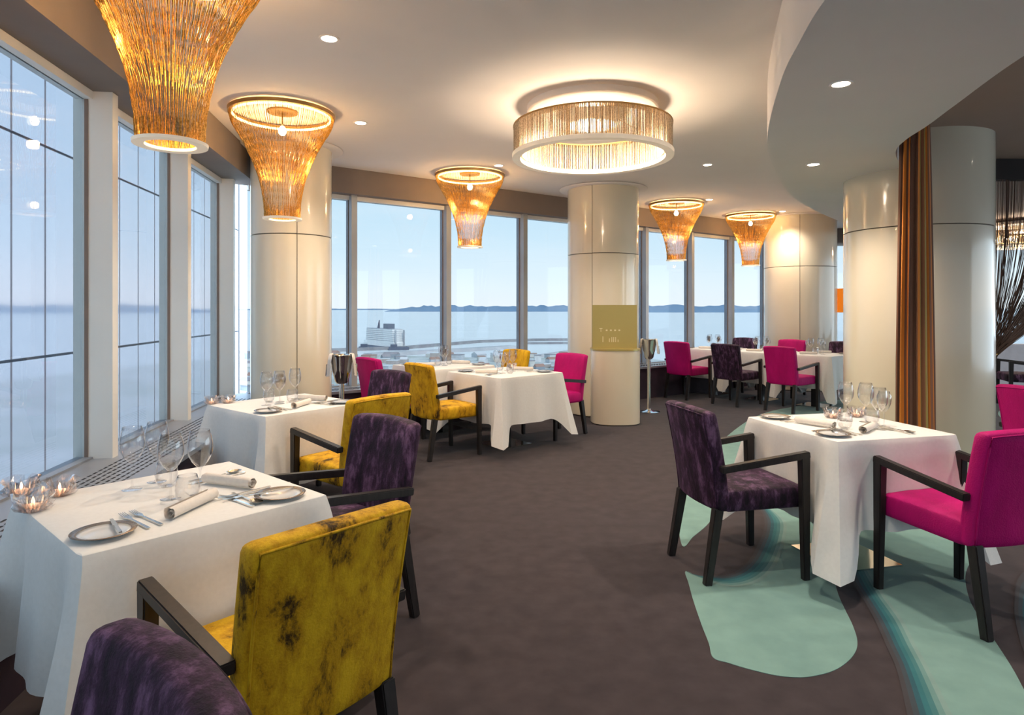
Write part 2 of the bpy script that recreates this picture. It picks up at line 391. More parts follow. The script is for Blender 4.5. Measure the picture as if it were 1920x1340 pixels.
# windows: one bay each, with its pane, mullion, head and sill frame
ZG = ZSOF - .05
def bay(n, a, b, nrm, m, deep, wide, last=False):
    w = sempty(f'window_{n}')
    d = (b - a).normalized()
    g = MB()
    k = nrm * .012
    g.prism([(a.x, a.y), (b.x, b.y), (b.x + k.x, b.y + k.y), (a.x + k.x, a.y + k.y)], ZLED, ZG); g.build('pane', M['pane'], w)
    def post(p):
        q = [p - d * wide / 2 - nrm * .05, p + d * wide / 2 - nrm * .05, p + d * wide / 2 + nrm * deep, p - d * wide / 2 + nrm * deep]
        MB().prism([(x.x, x.y) for x in q], ZLED, ZSOF).build('mullion', m, w)
        q = [p - d * (wide / 2 + .006) + nrm * .014, p + d * (wide / 2 + .006) + nrm * .014, p + d * (wide / 2 + .006) + nrm * .034, p - d * (wide / 2 + .006) + nrm * .034]
        MB().prism([(x.x, x.y) for x in q], ZLED, ZG).build('gasket', M['gasket'], w)
    post(b)
    if last: post(a)
    for z0, z1, nm in ((ZG, ZSOF, 'head_frame'), (ZLED, ZLED + .012, 'sill_frame')):
        q = [a - nrm * .04, b - nrm * .04, b + nrm * .06, a + nrm * .06]
        MB().prism([(x.x, x.y) for x in q], z0, z1).build(nm, M['alu'] if nm == 'head_frame' else M['ledge'], w)
n = 1
ls = [-6.3, -5.32, -3.99, -2.66, -1.33, 0.0, 1.33, 2.66]
for i in range(len(ls) - 1):
    bay(n, Lp(ls[i]), Lp(ls[i + 1]), LN, M['alu'], .17, .075); n += 1
bt = [-.83, .337, 1.62, 2.87, 4.13, 5.39, 6.57, 7.74, 8.9, TEND]
for i in range(len(bt) - 1):
    bay(n, Bp(bt[i]), Bp(bt[i + 1]), BN, M['alu_grey'], .12, .07); n += 1
for i in range(6):
    bay(n, BE + RD * 1.35 * i, BE + RD * 1.35 * (i + 1), RN, M['alu_grey'], .12, .07); n += 1

# unseen glazed back of the room, added to cut light from behind the camera
RB = [Lp(LS), Vector((15.0, Lp(LS).y))]
struct(MB().box(RB[0].x, RB[0].y - .1, ZSOF, RB[1].x, RB[0].y + .1, ZC).build('wall_back', M['soffit']))
struct(MB().box(RB[0].x, RB[0].y - .1, 0, RB[1].x, RB[0].y + .1, ZLED).build('wall_back', M['ledge_front']))
for i in range(12):
    bay(n, RB[1] - Vector((1.45 * i, 0)), RB[1] - Vector((1.45 * (i + 1), 0)), Vector((0, 1)), M['alu_grey'], .12, .07); n += 1

# low partition beyond the string curtain
MB().prism([(6.6, 10.1), (14.5, 10.6), (14.5, 10.75), (6.6, 10.25)], 0, .84).build('wall_right', mat('lavender_white_paint', (.66, .64, .70), .6))['kind'] = 'structure'

# ------------------------------------------------------------------ columns
def column(c, r, seam, label, z1=ZC, zj=2.13, collar=True):
    t = thing('column', label, 'column', (c[0], c[1], 0), 0, 'round cream columns')
    MB().lathe([(r - .018, 0), (r - .018, z1)], 48).build('core', M['seam'], t, ang=40)
    g = .0035 / r
    for k in range(3):
        a0 = seam + k * 2 * math.pi / 3 + g; a1 = seam + (k + 1) * 2 * math.pi / 3 - g
        for z0, zz in ((.012, zj - .004), (zj + .004, z1)):
            N = 26; b = MB(); pts = []
            for i in range(N + 1):
                a = a0 + (a1 - a0) * i / N
                for rr, z in ((r - .015, z0), (r - .003, z0), (r, z0 + .003), (r, zz - .003), (r - .003, zz), (r - .015, zz)): pts.append((rr * math.cos(a), rr * math.sin(a), z))
            fs = []
            for i in range(N):
                for j in range(6): fs.append((i * 6 + j, (i + 1) * 6 + j, (i + 1) * 6 + (j + 1) % 6, i * 6 + (j + 1) % 6))
            fs += [tuple(range(6)), tuple(N * 6 + j for j in range(6))]
            b.add(pts, fs).build('panel', M['lacquer'], t, ang=40)
    if collar:
        MB().lathe([(r - .02, ZC - .02), (r + .10, ZC - .02), (r + .115, ZC - .005)], 48, cap=False).build('collar', M['ceil'], t, smooth=True)
    return t
def seam_at(c, r, u):
    # angle on the column's near side that lies on the sight line u
    k = (u - CX) / FPX; best = None
    for i in range(720):
        a = -math.pi + i * math.pi / 360
        x, y = c[0] + r * math.cos(a), c[1] + r * math.sin(a)
        if (x * math.cos(a) + y * math.sin(a)) < 0 + (0) and True: pass
        if (math.cos(a) * -x + math.sin(a) * -y) > 0:
            dd = abs(x / y - k)
            if best is None or dd < best[0]: best = (dd, a)
    return best[1]
for c, r, u, lab, z1, col in (
    ((-2.23, 6.48), .39, 557, 'cream lacquered round column behind the gold lamp, nearest the left windows', ZC, True),
    ((1.24, 8.72), .48, 1110, 'cream lacquered round column behind the podium with gold panel', ZC, True),
    ((5.14, 11.43), .60, 1500, 'wide cream round column at the far end behind the long table row', ZC, True),
    ((3.77, 5.98), .60, 1710, 'large cream round column on the right behind the striped curtain', ZC, False)):
    column(c, r, seam_at(c, r, u), lab, z1, 2.13, col)

# ------------------------------------------------------------------ podium with gold panel
pd = thing('podium', 'curved beige podium with a gold panel standing before the middle column', 'podium', (1.28, 7.955, 0))
def superell(rx, ry, n=48, p=2.6):
    return [(rx * math.copysign(abs(math.cos(t)) ** (2 / p), math.cos(t)), ry * math.copysign(abs(math.sin(t)) ** (2 / p), math.sin(t))) for t in [2 * math.pi * i / n for i in range(n)]]
MB().prism(superell(.30, .275), .012, .90).build('body', M['lacquer'], pd, ang=40)
MB().prism(superell(.285, .26), 0, .012).build('plinth', M['seam'], pd)
MB().prism(superell(.305, .28), .90, .92).build('top', M['panelgold'], pd, ang=40)
gp = MB().box(-.29, -.07, .92, .26, -.055, 1.455).build('gold_panel', M['panelgold'], pd)
marks = [(-.205, 1.165, .04, .006), (-.188, 1.125, .007, .04)] + [(-.125 + i * .052, 1.135, .022, .018) for i in range(4)]
marks += [(x, 1.0, .009, h) for x, h in ((-.165, .07), (-.085, .045), (-.055, .06), (-.032, .06), (-.008, .06), (.022, .03))]
for x, z, w_, h_ in marks: MB().box(x, -.0725, z, x + w_, -.0702, z + h_).build('pale_mark', M['mark'], gp)  # rows of small pale bars on the panel

# ------------------------------------------------------------------ chairs
def back_fn(q):
    s = q.x / .225; t = (q.z + .265) / .53
    y = q.y - .235 - .085 * max(0, t) ** 1.4 + .028 * s * s
    return Vector((q.x * (1 + .03 * t), y, q.z + .635 - .012 * s * s * max(0, t)))
def chair_meshes(m):
    d = {}
    d['seat'] = MB().rbox(.232, .235, .058, .03, 6, 6, 2, lambda q: Vector((q.x, q.y + .025, q.z + .425 + (.016 * (1 - (q.x / .24) ** 2) * (1 - (q.y / .25) ** 2) if q.z > 0 else 0)))).mesh('seat', M[m], smooth=True, weld=True)
    d['backrest'] = MB().rbox(.225, .038, .265, .026, 8, 1, 10, back_fn).mesh('backrest', M[m], smooth=True, weld=True)
    ps = []
    hx, hz = .207, .247
    for x, z in [(-hx, -hz + .494 * i / 10) for i in range(11)] + [(-hx + 2 * hx * i / 10, hz) for i in range(1, 11)] + [(hx, hz - .494 * i / 10) for i in range(1, 11)]:
        ps.append(back_fn(Vector((x, -.037, z))))
    d['piping'] = MB().tube(ps, .0042, 5).mesh('piping', M[m], smooth=True)
    return d
W = {}
for sx_ in (-1, 1):
    W['rear', sx_] = MB().bar((sx_ * .205, -.30, 0), (sx_ * .195, -.235, .385), .036, .04, .045, .05, up=Vector((0, 1, 0))).mesh('leg', M['wood'])
    W['front', sx_] = MB().bar((sx_ * .252, .235, 0), (sx_ * .252, .225, .645), .034, .036, .042, .052, up=Vector((0, 1, 0))).mesh('leg', M['wood'])
    W['arm', sx_] = MB().bar((sx_ * .252, .252, .655), (sx_ * .247, -.245, .597), .042, .034).mesh('armrest', M['wood'])
for k_, me in W.items():
    bm = bmesh.new(); bm.from_mesh(me); bmesh.ops.bevel(bm, geom=list(bm.edges), offset=.004, segments=2, affect='EDGES'); bm.to_mesh(me); bm.free()
CM = {k_: chair_meshes(k_) for k_ in ('yellow', 'purple', 'pink')}
def chair(col, c, ang, label):
    t = thing('dining_chair', label, 'chair', (c[0], c[1], 0), R(ang - 90), 'velvet dining armchairs')
    link('seat', CM[col]['seat'], t); b = link('backrest', CM[col]['backrest'], t); link('piping', CM[col]['piping'], b)
    for s in (-1, 1):
        link('leg', W['front', s], t); link('leg', W['rear', s], t); link('armrest', W['arm', s], t)
    return t
A1, A2, A3, AR, A4 = 48.6, 50.2, 41.5, 13.7, 40.0      # orientation of the tables' right-hand edges
chair('yellow', (-.665, 1.80), A1 + 90, 'mustard yellow velvet armchair at the front left table, back to us')
chair('purple', (-.80, 2.86), A1 + 180, 'purple crushed velvet armchair facing us between the two mustard chairs')
chair('purple', (-.71, .725), A1 + 180, 'purple velvet armchair cut off at the bottom left corner')
chair('yellow', (-1.02, 4.045), A2 + 90, 'mustard velvet armchair at the second window table, half hidden by a purple one')
chair('purple', (-1.2, 5.13), A2 + 180, 'small purple velvet armchair behind the second window table, below the pink back')
chair('purple', (1.25, 3.54), 12, 'purple crushed velvet armchair left of the right hand table')
chair('pink', (2.155, 3.07), 103.7, 'large magenta velvet armchair in the right foreground')
chair('yellow', (-.655, 6.25), 38.5, 'mustard velvet armchair at the middle table seen from behind')
chair('pink', (-1.30, 6.96), 41, 'magenta armchair back by the window in front of the ship')
chair('pink', (.47, 7.18), 41.5 + 180, 'magenta armchair right of the middle table beside the column')
chair('yellow', (-.16, 7.89), 41.5 + 180, 'mustard armchair facing us beyond the middle table, before the sea')
chair('pink', (2.79, 10.16), 38, 'magenta armchair at the left end of the long far table row')
chair('purple', (3.33, 9.50), 38, 'purple armchair between two magenta ones at the long far table row')
chair('pink', (3.876, 8.89), 36, 'magenta armchair nearest us at the long far table row')
chair('purple', (3.87, 11.04), 220, 'purple armchair facing us across the long far table row')
chair('pink', (4.41, 10.39), 220, 'magenta armchair facing us across the long far table row, before the wide column')
chair('purple', (4.95, 9.76), 220, 'purple armchair partly hidden behind the large right hand column')
chair('pink', (3.74, 4.32), 12, 'magenta armchair just showing at the right edge beyond the large column')
chair('purple', (7.35, 9.2), 160, 'dark armchair at the right edge by the low pale partition')

# ------------------------------------------------------------------ tables, cloths
def cloth_mesh(h, top=.752, drop=.46, corner=.19, seed=0, flare=.17):
    rnd = random.Random(seed); N = 30; per = []
    for side in range(4):
        for i in range(N): per.append((side, -1 + 2 * i / N))
    ph = [rnd.uniform(0, 6.28) for _ in range(8)]; g = MB(); rings = []
    D = [0, .012, .03, .07, .14, .25, .4, .55, .7, .85, 1.0]
    pts = []
    for d in D:
        for k, (side, s) in enumerate(per):
            x, y = s * h, -h
            dc = (1 - abs(s)) * h                      # distance to the nearest corner
            c = math.exp(-(dc / (.03 + .05 * d)) ** 2); fold = math.exp(-((dc - .15) / .06) ** 2)
            nd = math.copysign(1, s)
            wob = .008 * math.sin(5 * s + ph[side]) + .006 * math.sin(11 * s + ph[side + 4])
            dd = max(0, d)
            out = .012 * min(1, dd * 25) + dd * (.035 + wob * 1.6 - .035 * fold) + c * flare * dd ** 1.15 * .72
            side_out = c * flare * dd ** 1.15 * .72 * (1 if abs(s) > .99 else .55) * nd
            z = top - (drop + corner * c) * dd + (0 if d > 0 else 0)
            if d == 0: out = 0
            r_ = .012
            if 0 < d < .03: z = top - .003; out = .006
            X, Y = x + side_out, y - out
            for _ in range(side): X, Y = -Y, X
            pts.append((X, Y, z))
    m = len(per); fs = []
    for i in range(len(D) - 1):
        for k in range(m): fs.append((i * m + k, (i + 1) * m + k, (i + 1) * m + (k + 1) % m, i * m + (k + 1) % m))
    # the flat top: a centre and two inner rings
    base = len(pts)
    for q in (.66, .33):
        for k in range(m): pts.append((pts[k][0] * q, pts[k][1] * q, top))
    pts.append((0, 0, top))
    for k in range(m):
        fs.append((k, (k + 1) % m, base + (k + 1) % m, base + k)); fs.append((base + k, base + (k + 1) % m, base + m + (k + 1) % m, base + m + k))
        fs.append((base + m + k, base + m + (k + 1) % m, base + 2 * m))
    g.add(pts, fs); return g.mesh('tablecloth', M['linen'], ang=30)
TABLES = {}
def table(key, c, ang, size, phrase, seed, flare=.17):
    h = size / 2
    t = thing('dining_table', f'pedestal table beneath {phrase}', 'table', (c[0], c[1], 0), R(ang), 'pedestal tables')
    b = MB(); b.box(-.2, -.2, 0, .2, .2, .012); b.build('base_plate', M['chrome'], t)
    MB().box(-.045, -.045, .012, .045, .045, .70).build('pedestal', M['blacksteel'], t)
    MB().box(-h + .01, -h + .01, .70, h - .01, h - .01, .745).build('tabletop', M['wood'], t)
    cl = link('tablecloth', cloth_mesh(h, seed=seed, flare=flare)); cl.location = (c[0], c[1], 0); cl.rotation_euler = (0, 0, R(ang))
    tag(cl, f'white linen cloth: {phrase}', 'tablecloth', 'white tablecloths')
    TABLES[key] = (Vector((c[0], c[1], .7525)), R(ang), h)
table('t1', (-1.198, 2.259), A1, .745, 'the cloth of the front left table', 1)
table('t2', (-1.573, 4.478), A2, .75, 'the cloth of the second table along the left windows', 2)
table('tr', (1.90, 3.657), AR, .735, 'the cloth of the right hand table', 3)
a3 = Vector((math.cos(R(A3)), math.sin(R(A3)))); b3 = Vector((-a3.y, a3.x)); n3 = Vector((-.11, 6.09))
c3 = n3 + a3 * .42 + b3 * .42; c3b = c3 + b3 * 1.10
table('t3', c3, A3, .84, 'the cloth of the middle table near the podium', 4, .13)
table('t3b', c3b, A3, .84, 'the cloth of the table by the window behind the middle table', 5, .10)
table('t4', (4.416, 9.31), A4, .76, 'the nearest cloth of the long far row', 6, .03)
table('t5', (3.876, 9.94), A4, .76, 'the middle cloth of the long far row', 7, .03)
table('t6', (3.336, 10.59), A4, .76, 'the farthest cloth of the long far row', 8, .03)

# ------------------------------------------------------------------ tableware
def big_glass(s, hgt=.23, rb=.043):
    st = hgt * .42
    return dict(
        base=MB().lathe([(0, 0), (.034 * s, 0), (.0345 * s, .0015), (.012 * s, .004), (.0045, .010)], 20, cap=False).mesh('foot', M['wine'], smooth=True),
        stem=MB().lathe([(.0045, .010), (.0034, .03), (.0034, st - .012), (.0075, st)], 10, cap=False).mesh('stem', M['wine'], smooth=True),
        bowl=MB().lathe([(.0005, st - .002), (.012, st + .003), (rb * .62, st + .02), (rb * .92, st + .045), (rb, st + .07), (rb * .97, st + .09), (rb * .86, hgt - .02), (rb * .75, hgt), (rb * .75 - .001, hgt), (rb * .85, hgt - .02), (rb * .955, st + .09), (rb * .985, st + .07), (rb * .9, st + .046), (rb * .6, st + .022), (.006, st + .006)], 24, cap=False).mesh('bowl', M['wine'], smooth=True))
GB, GS = big_glass(1.0), big_glass(.92, .20, .037)
TUM = MB().lathe([(0, .0), (.026, .0), (.036, .02), (.04, .045), (.036, .075), (.031, .092), (.030, .092), (.035, .074), (.038, .045), (.034, .02), (.024, .006), (0, .006)], 22, cap=False).mesh('tumbler', M['wine'], smooth=True)
def nap_mesh():
    # rolled napkin: spiral section, drawn out along x
    sec = []; N = 34
    for i in range(N + 1):
        t = i / N * 2 * math.pi * 2.1; r_ = .006 + .017 * i / N; sec.append((r_ * math.cos(t), r_ * math.sin(t)))
    L = [-.115, -.06, 0, .06, .115]; g = MB(); pts = []
    for j, x in enumerate(L):
        for a, b in sec: pts.append((x + .003 * math.sin(9 * a * 40 + j), a * (1 + .02 * j), b + .0235))
    m = len(sec); g.add(pts, [(j * m + i, j * m + i + 1, (j + 1) * m + i + 1, (j + 1) * m + i) for j in range(len(L) - 1) for i in range(m - 1)])
    return g.mesh('napkin', M['napkin'], smooth=True)
NAP = nap_mesh()
PLATE = MB().lathe([(0, .002), (.045, .002), (.058, .006), (.07, .011), (.07, .0125), (.057, .0085), (.045, .0045), (0, .0045)], 32, cap=False).mesh('plate', M['china'], smooth=True)
RIM = MB().lathe([(.0695, .0105), (.086, .0145), (.0865, .0155), (.0695, .0128)], 32, cap=False).mesh('rim', M['chinarim'], smooth=True)
def fork_m():
    g = MB(); g.bar((0, -.105, .004), (0, .02, .005), .011, .0025, .006, .003); g.bar((0, .02, .005), (0, .045, .005), .006, .003, .021, .0022)
    g.bar((0, .045, .005), (0, .06, .005), .021, .0022)
    for i in range(4): g.bar((-.0085 + i * .0057, .06, .005), (-.008 + i * .0053, .1, .009), .0034, .002, .002, .0015)
    return g.mesh('fork', M['steel'])
def knife_m(L=.22):
    g = MB(); g.bar((0, -.11, .0035), (0, -.01, .0035), .012, .005, .009, .005); g.bar((0, -.01, .0035), (.002, .07, .003), .015, .002, .019, .0015); g.bar((.002, .07, .003), (-.003, .11, .003), .019, .0015, .004, .001)
    return g.mesh('knife', M['steel'])
def spoon_m():
    g = MB(); g.bar((0, -.105, .004), (0, .035, .005), .011, .0025, .005, .003)
    g.lathe([(0, 0), (.012, .002), (.019, .007), (.0205, .0085), (.0185, .0085), (.011, .004), (0, .002)], 16, (0, .068, .002), cap=False, ay=1.55)
    return g.mesh('spoon', M['steel'], ang=40)
FORK, KNIFE, SPOON = fork_m(), knife_m(), spoon_m()
BUT = MB().bar((0, -.08, .003), (0, 0, .003), .009, .004).bar((0, 0, .003), (0, .075, .003), .015, .0018, .009, .0012).mesh('butter_knife', M['steel'])
def glass(kind, p, rz, label):
    t = thing('wine_glass', label, 'wine glass', p, rz, 'wine glasses')
    link('foot', kind['base'], t); link('stem', kind['stem'], t); link('bowl', kind['bowl'], t); return t
def seat(key, turn, who, where, full=True, glasses=((.06, .03, 'b'), (.125, -.03, 's')), tum=(.02, -.045), skip=(), nang=33):
    """place setting in the frame of a diner at that side of the table"""
    c, ang, h = TABLES[key]; a = ang + R(turn); off = h - .372
    Mx = Matrix.Translation(c) @ Matrix.Rotation(a, 4, 'Z')
    def W_(x, y, dz=0): return Mx @ Vector((x, y - off, dz))
    def put(name, me, x, y, rz, label, cat, grp, dz=0):
        o = link(name, me); o.location = W_(x, y, dz); o.rotation_euler = (0, 0, a + R(rz)); return tag(o, label, cat, grp)
    at = f'{who} at {where}'
    put('napkin', NAP, -.01, -.195, nang, f'rolled cream napkin before {at}', 'napkin', 'rolled napkins')
    for i, (x, y, k) in enumerate(glasses):
        glass(GB if k == 'b' else GS, W_(x, y), a, f'{("first", "second")[i]} {"large" if k == "b" else "slim"} wine glass before {at}')
    if tum: put('tumbler', TUM, tum[0], tum[1], 0, f'low water tumbler before {at}', 'tumbler', 'water tumblers')
    if not full:
        p = thing('bread_plate', f'small plate with dark rim before {at}', 'plate', W_(-.285, -.25), a, 'bread plates'); link('well', PLATE, p); link('rim', RIM, p)
        return
    p = thing('bread_plate', f'small plate with bronze rim before {at}', 'plate', W_(-.285, -.25), a, 'bread plates'); link('well', PLATE, p); link('rim', RIM, p)
    put('butter_knife', BUT, -.25, -.235, -8, f'butter knife on the plate before {at}', 'knife', 'butter knives', .0145)
    put('fork', FORK, -.185, -.19, 3, f'outer fork beside the plate before {at}', 'fork', 'forks')
    put('fork', FORK, -.15, -.185, 5, f'inner fork by the napkin before {at}', 'fork', 'forks')
    put('knife', KNIFE, .125, -.215, 3, f'table knife by the napkin before {at}', 'knife', 'table knives')
    put('spoon', SPOON, .158, -.225, 180, f'soup spoon by the knife before {at}', 'spoon', 'soup spoons')
seat('t1', 0, 'the mustard chair', 'the front left table', glasses=((-.01, -.01, 'b'), (.08, -.035, 'b')), tum=(.012, -.095))
seat('t1', 90, 'the purple chair', 'the front left table', glasses=((.215, .06, 'b'), (.258, -.04, 'b')), tum=(.165, -.04), nang=20)
seat('t2', 0, 'the mustard chair', 'the second window table', glasses=((-.14, .03, 'b'), (.12, .10, 'b')), tum=(.05, .02))
seat('t2', 90, 'the purple chair', 'the second window table', glasses=((.02, .05, 'b'), (.10, .0, 's')), tum=(.16, .05), nang=20)
seat('tr', 0, 'the magenta chair', 'the right hand table', glasses=((.10, .10, 'b'), (.185, .04, 'b')), tum=(.17, -.02))
seat('tr', -90, 'the purple chair', 'the right hand table', glasses=((.16, .08, 'b'), (.10, .17, 's')), tum=(.10, -.09), nang=20)
seat('t3', -90, 'the mustard chair', 'the middle table', glasses=((.0, -.06, 'b'), (.09, -.06, 's')), tum=(.16, -.02))
seat('t3', 90, 'the magenta chair', 'the middle table', glasses=((.0, -.06, 'b'), (.09, -.06, 's')), tum=(.16, -.02))
seat('t3b', -90, 'the magenta chair', 'the table past the middle one', False)
seat('t3b', 90, 'the mustard chair', 'the table past the middle one', False)
seat('t4', -90, 'the magenta chair', 'the near long-row table', False)
seat('t4', 90, 'the purple chair', 'the near long-row table', False)
seat('t5', -90, 'the purple chair', 'the mid long-row table', False)
seat('t5', 90, 'the magenta chair', 'the mid long-row table', False)
seat('t6', -90, 'the magenta chair', 'the far long-row table', False)
seat('t6', 90, 'the purple chair', 'the far long-row table', False)

# crystal tealight holders
def crystal_mesh(seed):
    rnd = random.Random(seed); g = MB(); n = 11
    for ring, (r0, r1, z0, z1) in enumerate(((.018, .05, .002, .05), (.022, .056, .0, .038), (.024, .058, .0, .022), (.02, .038, .01, .06))):
        for i in range(n):
            t = 2 * math.pi * (i + .5 * ring) / n + rnd.uniform(-.12, .12); w = .26
            zz = z1 * rnd.uniform(.8, 1.15); rr = r1 * rnd.uniform(.88, 1.1)
            def q(r, a, z): return (r * math.cos(a), r * math.sin(a), z)
            g.add([q(r0, t - w, z0), q(r0, t + w, z0), q(rr, t + .04, zz), q((r0 + rr) / 2 + .008, t, (z0 + zz) / 2 - .004)], [(0, 1, 2), (0, 3, 1), (1, 3, 2), (2, 3, 0)])
    for (ra, za), (rb_, zb) in (((.03, 0), (.05, .018)), ((.05, .018), (.046, .036)), ((.046, .036), (.056, .056))):
        m_ = 12; pts = []
        for i in range(m_):
            t = 2 * math.pi * i / m_; k1 = 1 + (.14 if i % 2 else -.1); k2 = 1 + (-.12 if i % 2 else .12)
            pts += [(ra * k1 * math.cos(t), ra * k1 * math.sin(t), za), (rb_ * k2 * math.cos(t), rb_ * k2 * math.sin(t), zb + (.008 if i % 2 and zb > .05 else 0))]
        g.add(pts, [f for i in range(m_) for f in ((2 * i, 2 * ((i + 1) % m_), 2 * i + 1), (2 * ((i + 1) % m_), 2 * ((i + 1) % m_) + 1, 2 * i + 1))])
    g.lathe([(0, 0), (.03, 0), (.034, .004), (0, .006)], 14, cap=False)
    return g.mesh('crystal', M['crystal'])
CRY = [crystal_mesh(i) for i in range(3)]
WAX = MB().lathe([(0, .008), (.018, .008), (.019, .02), (0, .02)], 14, cap=False).mesh('tealight', M['wax'], smooth=True)
FLA = MB().lathe([(0, .02), (.004, .024), (.005, .03), (.0025, .04), (0, .046)], 8, cap=False).mesh('flame', M['flame'], smooth=True)
def candle(p, i, label, s=1.0):
    t = thing('crystal_candle_holder', label, 'candle holder', p, i * 1.3, 'crystal tealight holders'); t.scale = (s, s, s)
    link('bowl', CRY[i % 3], t); w = link('tealight', WAX, t); link('flame', FLA, w)
ZT = .7525
candle(P(40, 928, ZT), 0, 'jagged crystal tealight holder, leftmost at the front left table', 1.05)
candle(P(62, 957, ZT), 1, 'jagged crystal tealight holder, nearest us at the front left table', 1.05)
candle(P(112, 928, ZT), 2, 'jagged crystal tealight holder nearest the ledge grille at the front left table')
candle(P(397, 757, ZT), 0, 'jagged crystal tealight holder left of its pair on the second window table', .9)
candle(P(428, 755, ZT), 1, 'jagged crystal tealight holder right of its pair on the second window table', .9)
candle(P(1562, 783, ZT), 2, 'jagged crystal tealight holder left of its pair on the right hand table')
candle(P(1606, 781, ZT), 0, 'jagged crystal tealight holder right of its pair on the right hand table')
candle(P(960, 690, ZT), 1, 'jagged crystal tealight holder on the middle table')

# ------------------------------------------------------------------ funnel lamps of bead chain
ZR = 2.985
prof = [(0, .405), (.06, .396), (.12, .376), (.2, .334), (.34, .272), (.5, .214), (.62, .180), (.74, .158), (.86, .143), (1.0, .137)]
def pr(t):
    for i in range(len(prof) - 1):
        if t <= prof[i + 1][0]:
            f = (t - prof[i][0]) / (prof[i + 1][0] - prof[i][0]); return prof[i][1] + (prof[i + 1][1] - prof[i][1]) * f
    return prof[-1][1]
HL = .83
g = MB(); NS = 288
rnd = random.Random(3)
for i in range(NS):
    a = 2 * math.pi * i / NS + rnd.uniform(-.008, .008); path = []
    full = i % 5 in (0, 2)                              # two strands in five reach the lower ring
    K = 30 if full else rnd.randint(14, 19)
    for j in range(K + 1):
        t = j / 30; r_ = pr(t) + .0025 * rnd.uniform(-1, 1); path.append((r_ * math.cos(a), r_ * math.sin(a), -HL * t))
    g.tube(path, [.0021 if j % 2 else .0013 for j in range(K + 1)], 3, False)
for i in range(150):                                    # dense fringe above the lower ring
    a = 2 * math.pi * i / 150; g.tube([(pr(t) * math.cos(a), pr(t) * math.sin(a), -HL * t) for t in (.9, .93, .96, 1.0)], [.0012, .002, .0016, .002], 3, False)
STR = g.mesh('bead_strands', M['gold'], smooth=True)
TOPR = MB().lathe([(.385, .0), (.415, .0), (.418, .028), (.385, .03), (.385, .0)], 56, cap=False).mesh('top_ring', M['goldring'], ang=40)
LEDR = MB().lathe([(.372, -.012), (.384, -.012), (.384, .004), (.372, .004), (.372, -.012)], 56, cap=False).mesh('led_strip', M['led'], ang=40)
BOTR = MB().lathe([(.105, -HL - .014), (.152, -HL - .014), (.154, -HL), (.105, -HL), (.105, -HL - .014)], 40, cap=False).mesh('bottom_ring', M['whitering'], ang=40)
BULB = MB().lathe([(0, -.035), (.018, -.03), (.03, -.012), (.032, .004), (.024, .026), (.012, .04), (0, .042)], 18, cap=False).mesh('bulb', M['bulb'], smooth=True)
ROD = MB().lathe([(.006, -.08), (.006, .03)], 8).mesh('rod', M['goldring'], smooth=True)
PLT = MB().lathe([(0, .03), (.12, .03), (.12, .042), (0, .042)], 24, cap=False).mesh('ceiling_plate', M['goldring'], ang=40)
for (x, y), lab in (((-1.52, 2.85), 'huge gold bead funnel lamp at the top left, its rim out of frame'),
                    ((-1.88, 5.24), 'gold bead funnel lamp in front of the left column'),
                    ((-.505, 7.67), 'gold bead funnel lamp over the middle table before the sky'),
                    ((2.515, 9.8), 'gold bead funnel lamp just right of the podium column'),
                    ((4.1, 11.0), 'smallest and farthest gold bead funnel lamp over the long row')):
    t = thing('funnel_lamp', lab, 'ceiling lamp', (x, y, ZR), random.uniform(0, 6), 'gold bead funnel lamps')
    link('bead_strands', STR, t)['kind'] = 'stuff'
    link('top_ring', TOPR, t); link('led_strip', LEDR, t); link('bottom_ring', BOTR, t); link('rod', ROD, t); link('ceiling_plate', PLT, t)
    b = link('bulb', BULB, t); b.location = (0, 0, -.12)
    light('lamp_light', 'POINT', (0, 0, -.30), 12, (1, .62, .28), t, shadow_soft_size=.035)
    light('lamp_light', 'POINT', (0, 0, -HL + .06), 1.6, (1, .62, .28), t, shadow_soft_size=.03)

# ------------------------------------------------------------------ drum lamp
def drum(loc, label):
    t = thing('drum_lamp', label, 'ceiling lamp', loc, 0, 'drum lamps')
    for r_, nS, z0, z1, nm in ((.625, 300, 2.645, 2.86, 'outer_strands'), (.56, 260, 2.645, 2.86, 'inner_strands')):
        g = MB(); rn = random.Random(5)
        for i in range(nS):
            a = 2 * math.pi * (i + rn.uniform(-.25, .25)) / nS
            g.tube([(r_ * math.cos(a), r_ * math.sin(a), z0), (r_ * math.cos(a), r_ * math.sin(a), z1)], .0034, 4, False)
        o = g.build(nm, M['gold_pale'], t, smooth=True); o['kind'] = 'stuff'
    MB().lathe([(.575, 2.613), (.638, 2.613), (.64, 2.645), (.575, 2.645), (.575, 2.613)], 72, cap=False).build('bottom_ring', M['whitering'], t, ang=40)
    MB().lathe([(.555, 2.86), (.632, 2.86), (.632, 2.872), (.555, 2.872), (.555, 2.86)], 72, cap=False).build('top_ring', M['goldring'], t, ang=40)
    MB().lathe([(.585, 2.646), (.60, 2.646), (.60, 2.652), (.585, 2.652), (.585, 2.646)], 72, cap=False).build('led_strip', M['led'], t, ang=40)
    MB().lathe([(0, 2.975), (.50, 2.975), (.52, 2.985), (.52, ZC), (0, ZC)], 64, cap=False).build('canopy', M['ceil_low'], t, ang=40)
    b = MB().lathe([(0, 2.87), (.17, 2.87), (.19, 2.88), (.19, 2.975), (0, 2.975)], 40, cap=False).build('inner_lamp', M['whitering'], t, ang=40)
    for k in range(4):
        a = k * math.pi / 2 + .5; MB().tube([(.59 * math.cos(a), .59 * math.sin(a), 2.87), (.25 * math.cos(a), .25 * math.sin(a), 2.97)], .003, 5).build('hanger', M['goldring'], t)
    light('lamp_light', 'POINT', (.0, 0, 2.76), 52, (1, .78, .56), t, shadow_soft_size=.06)
    return t
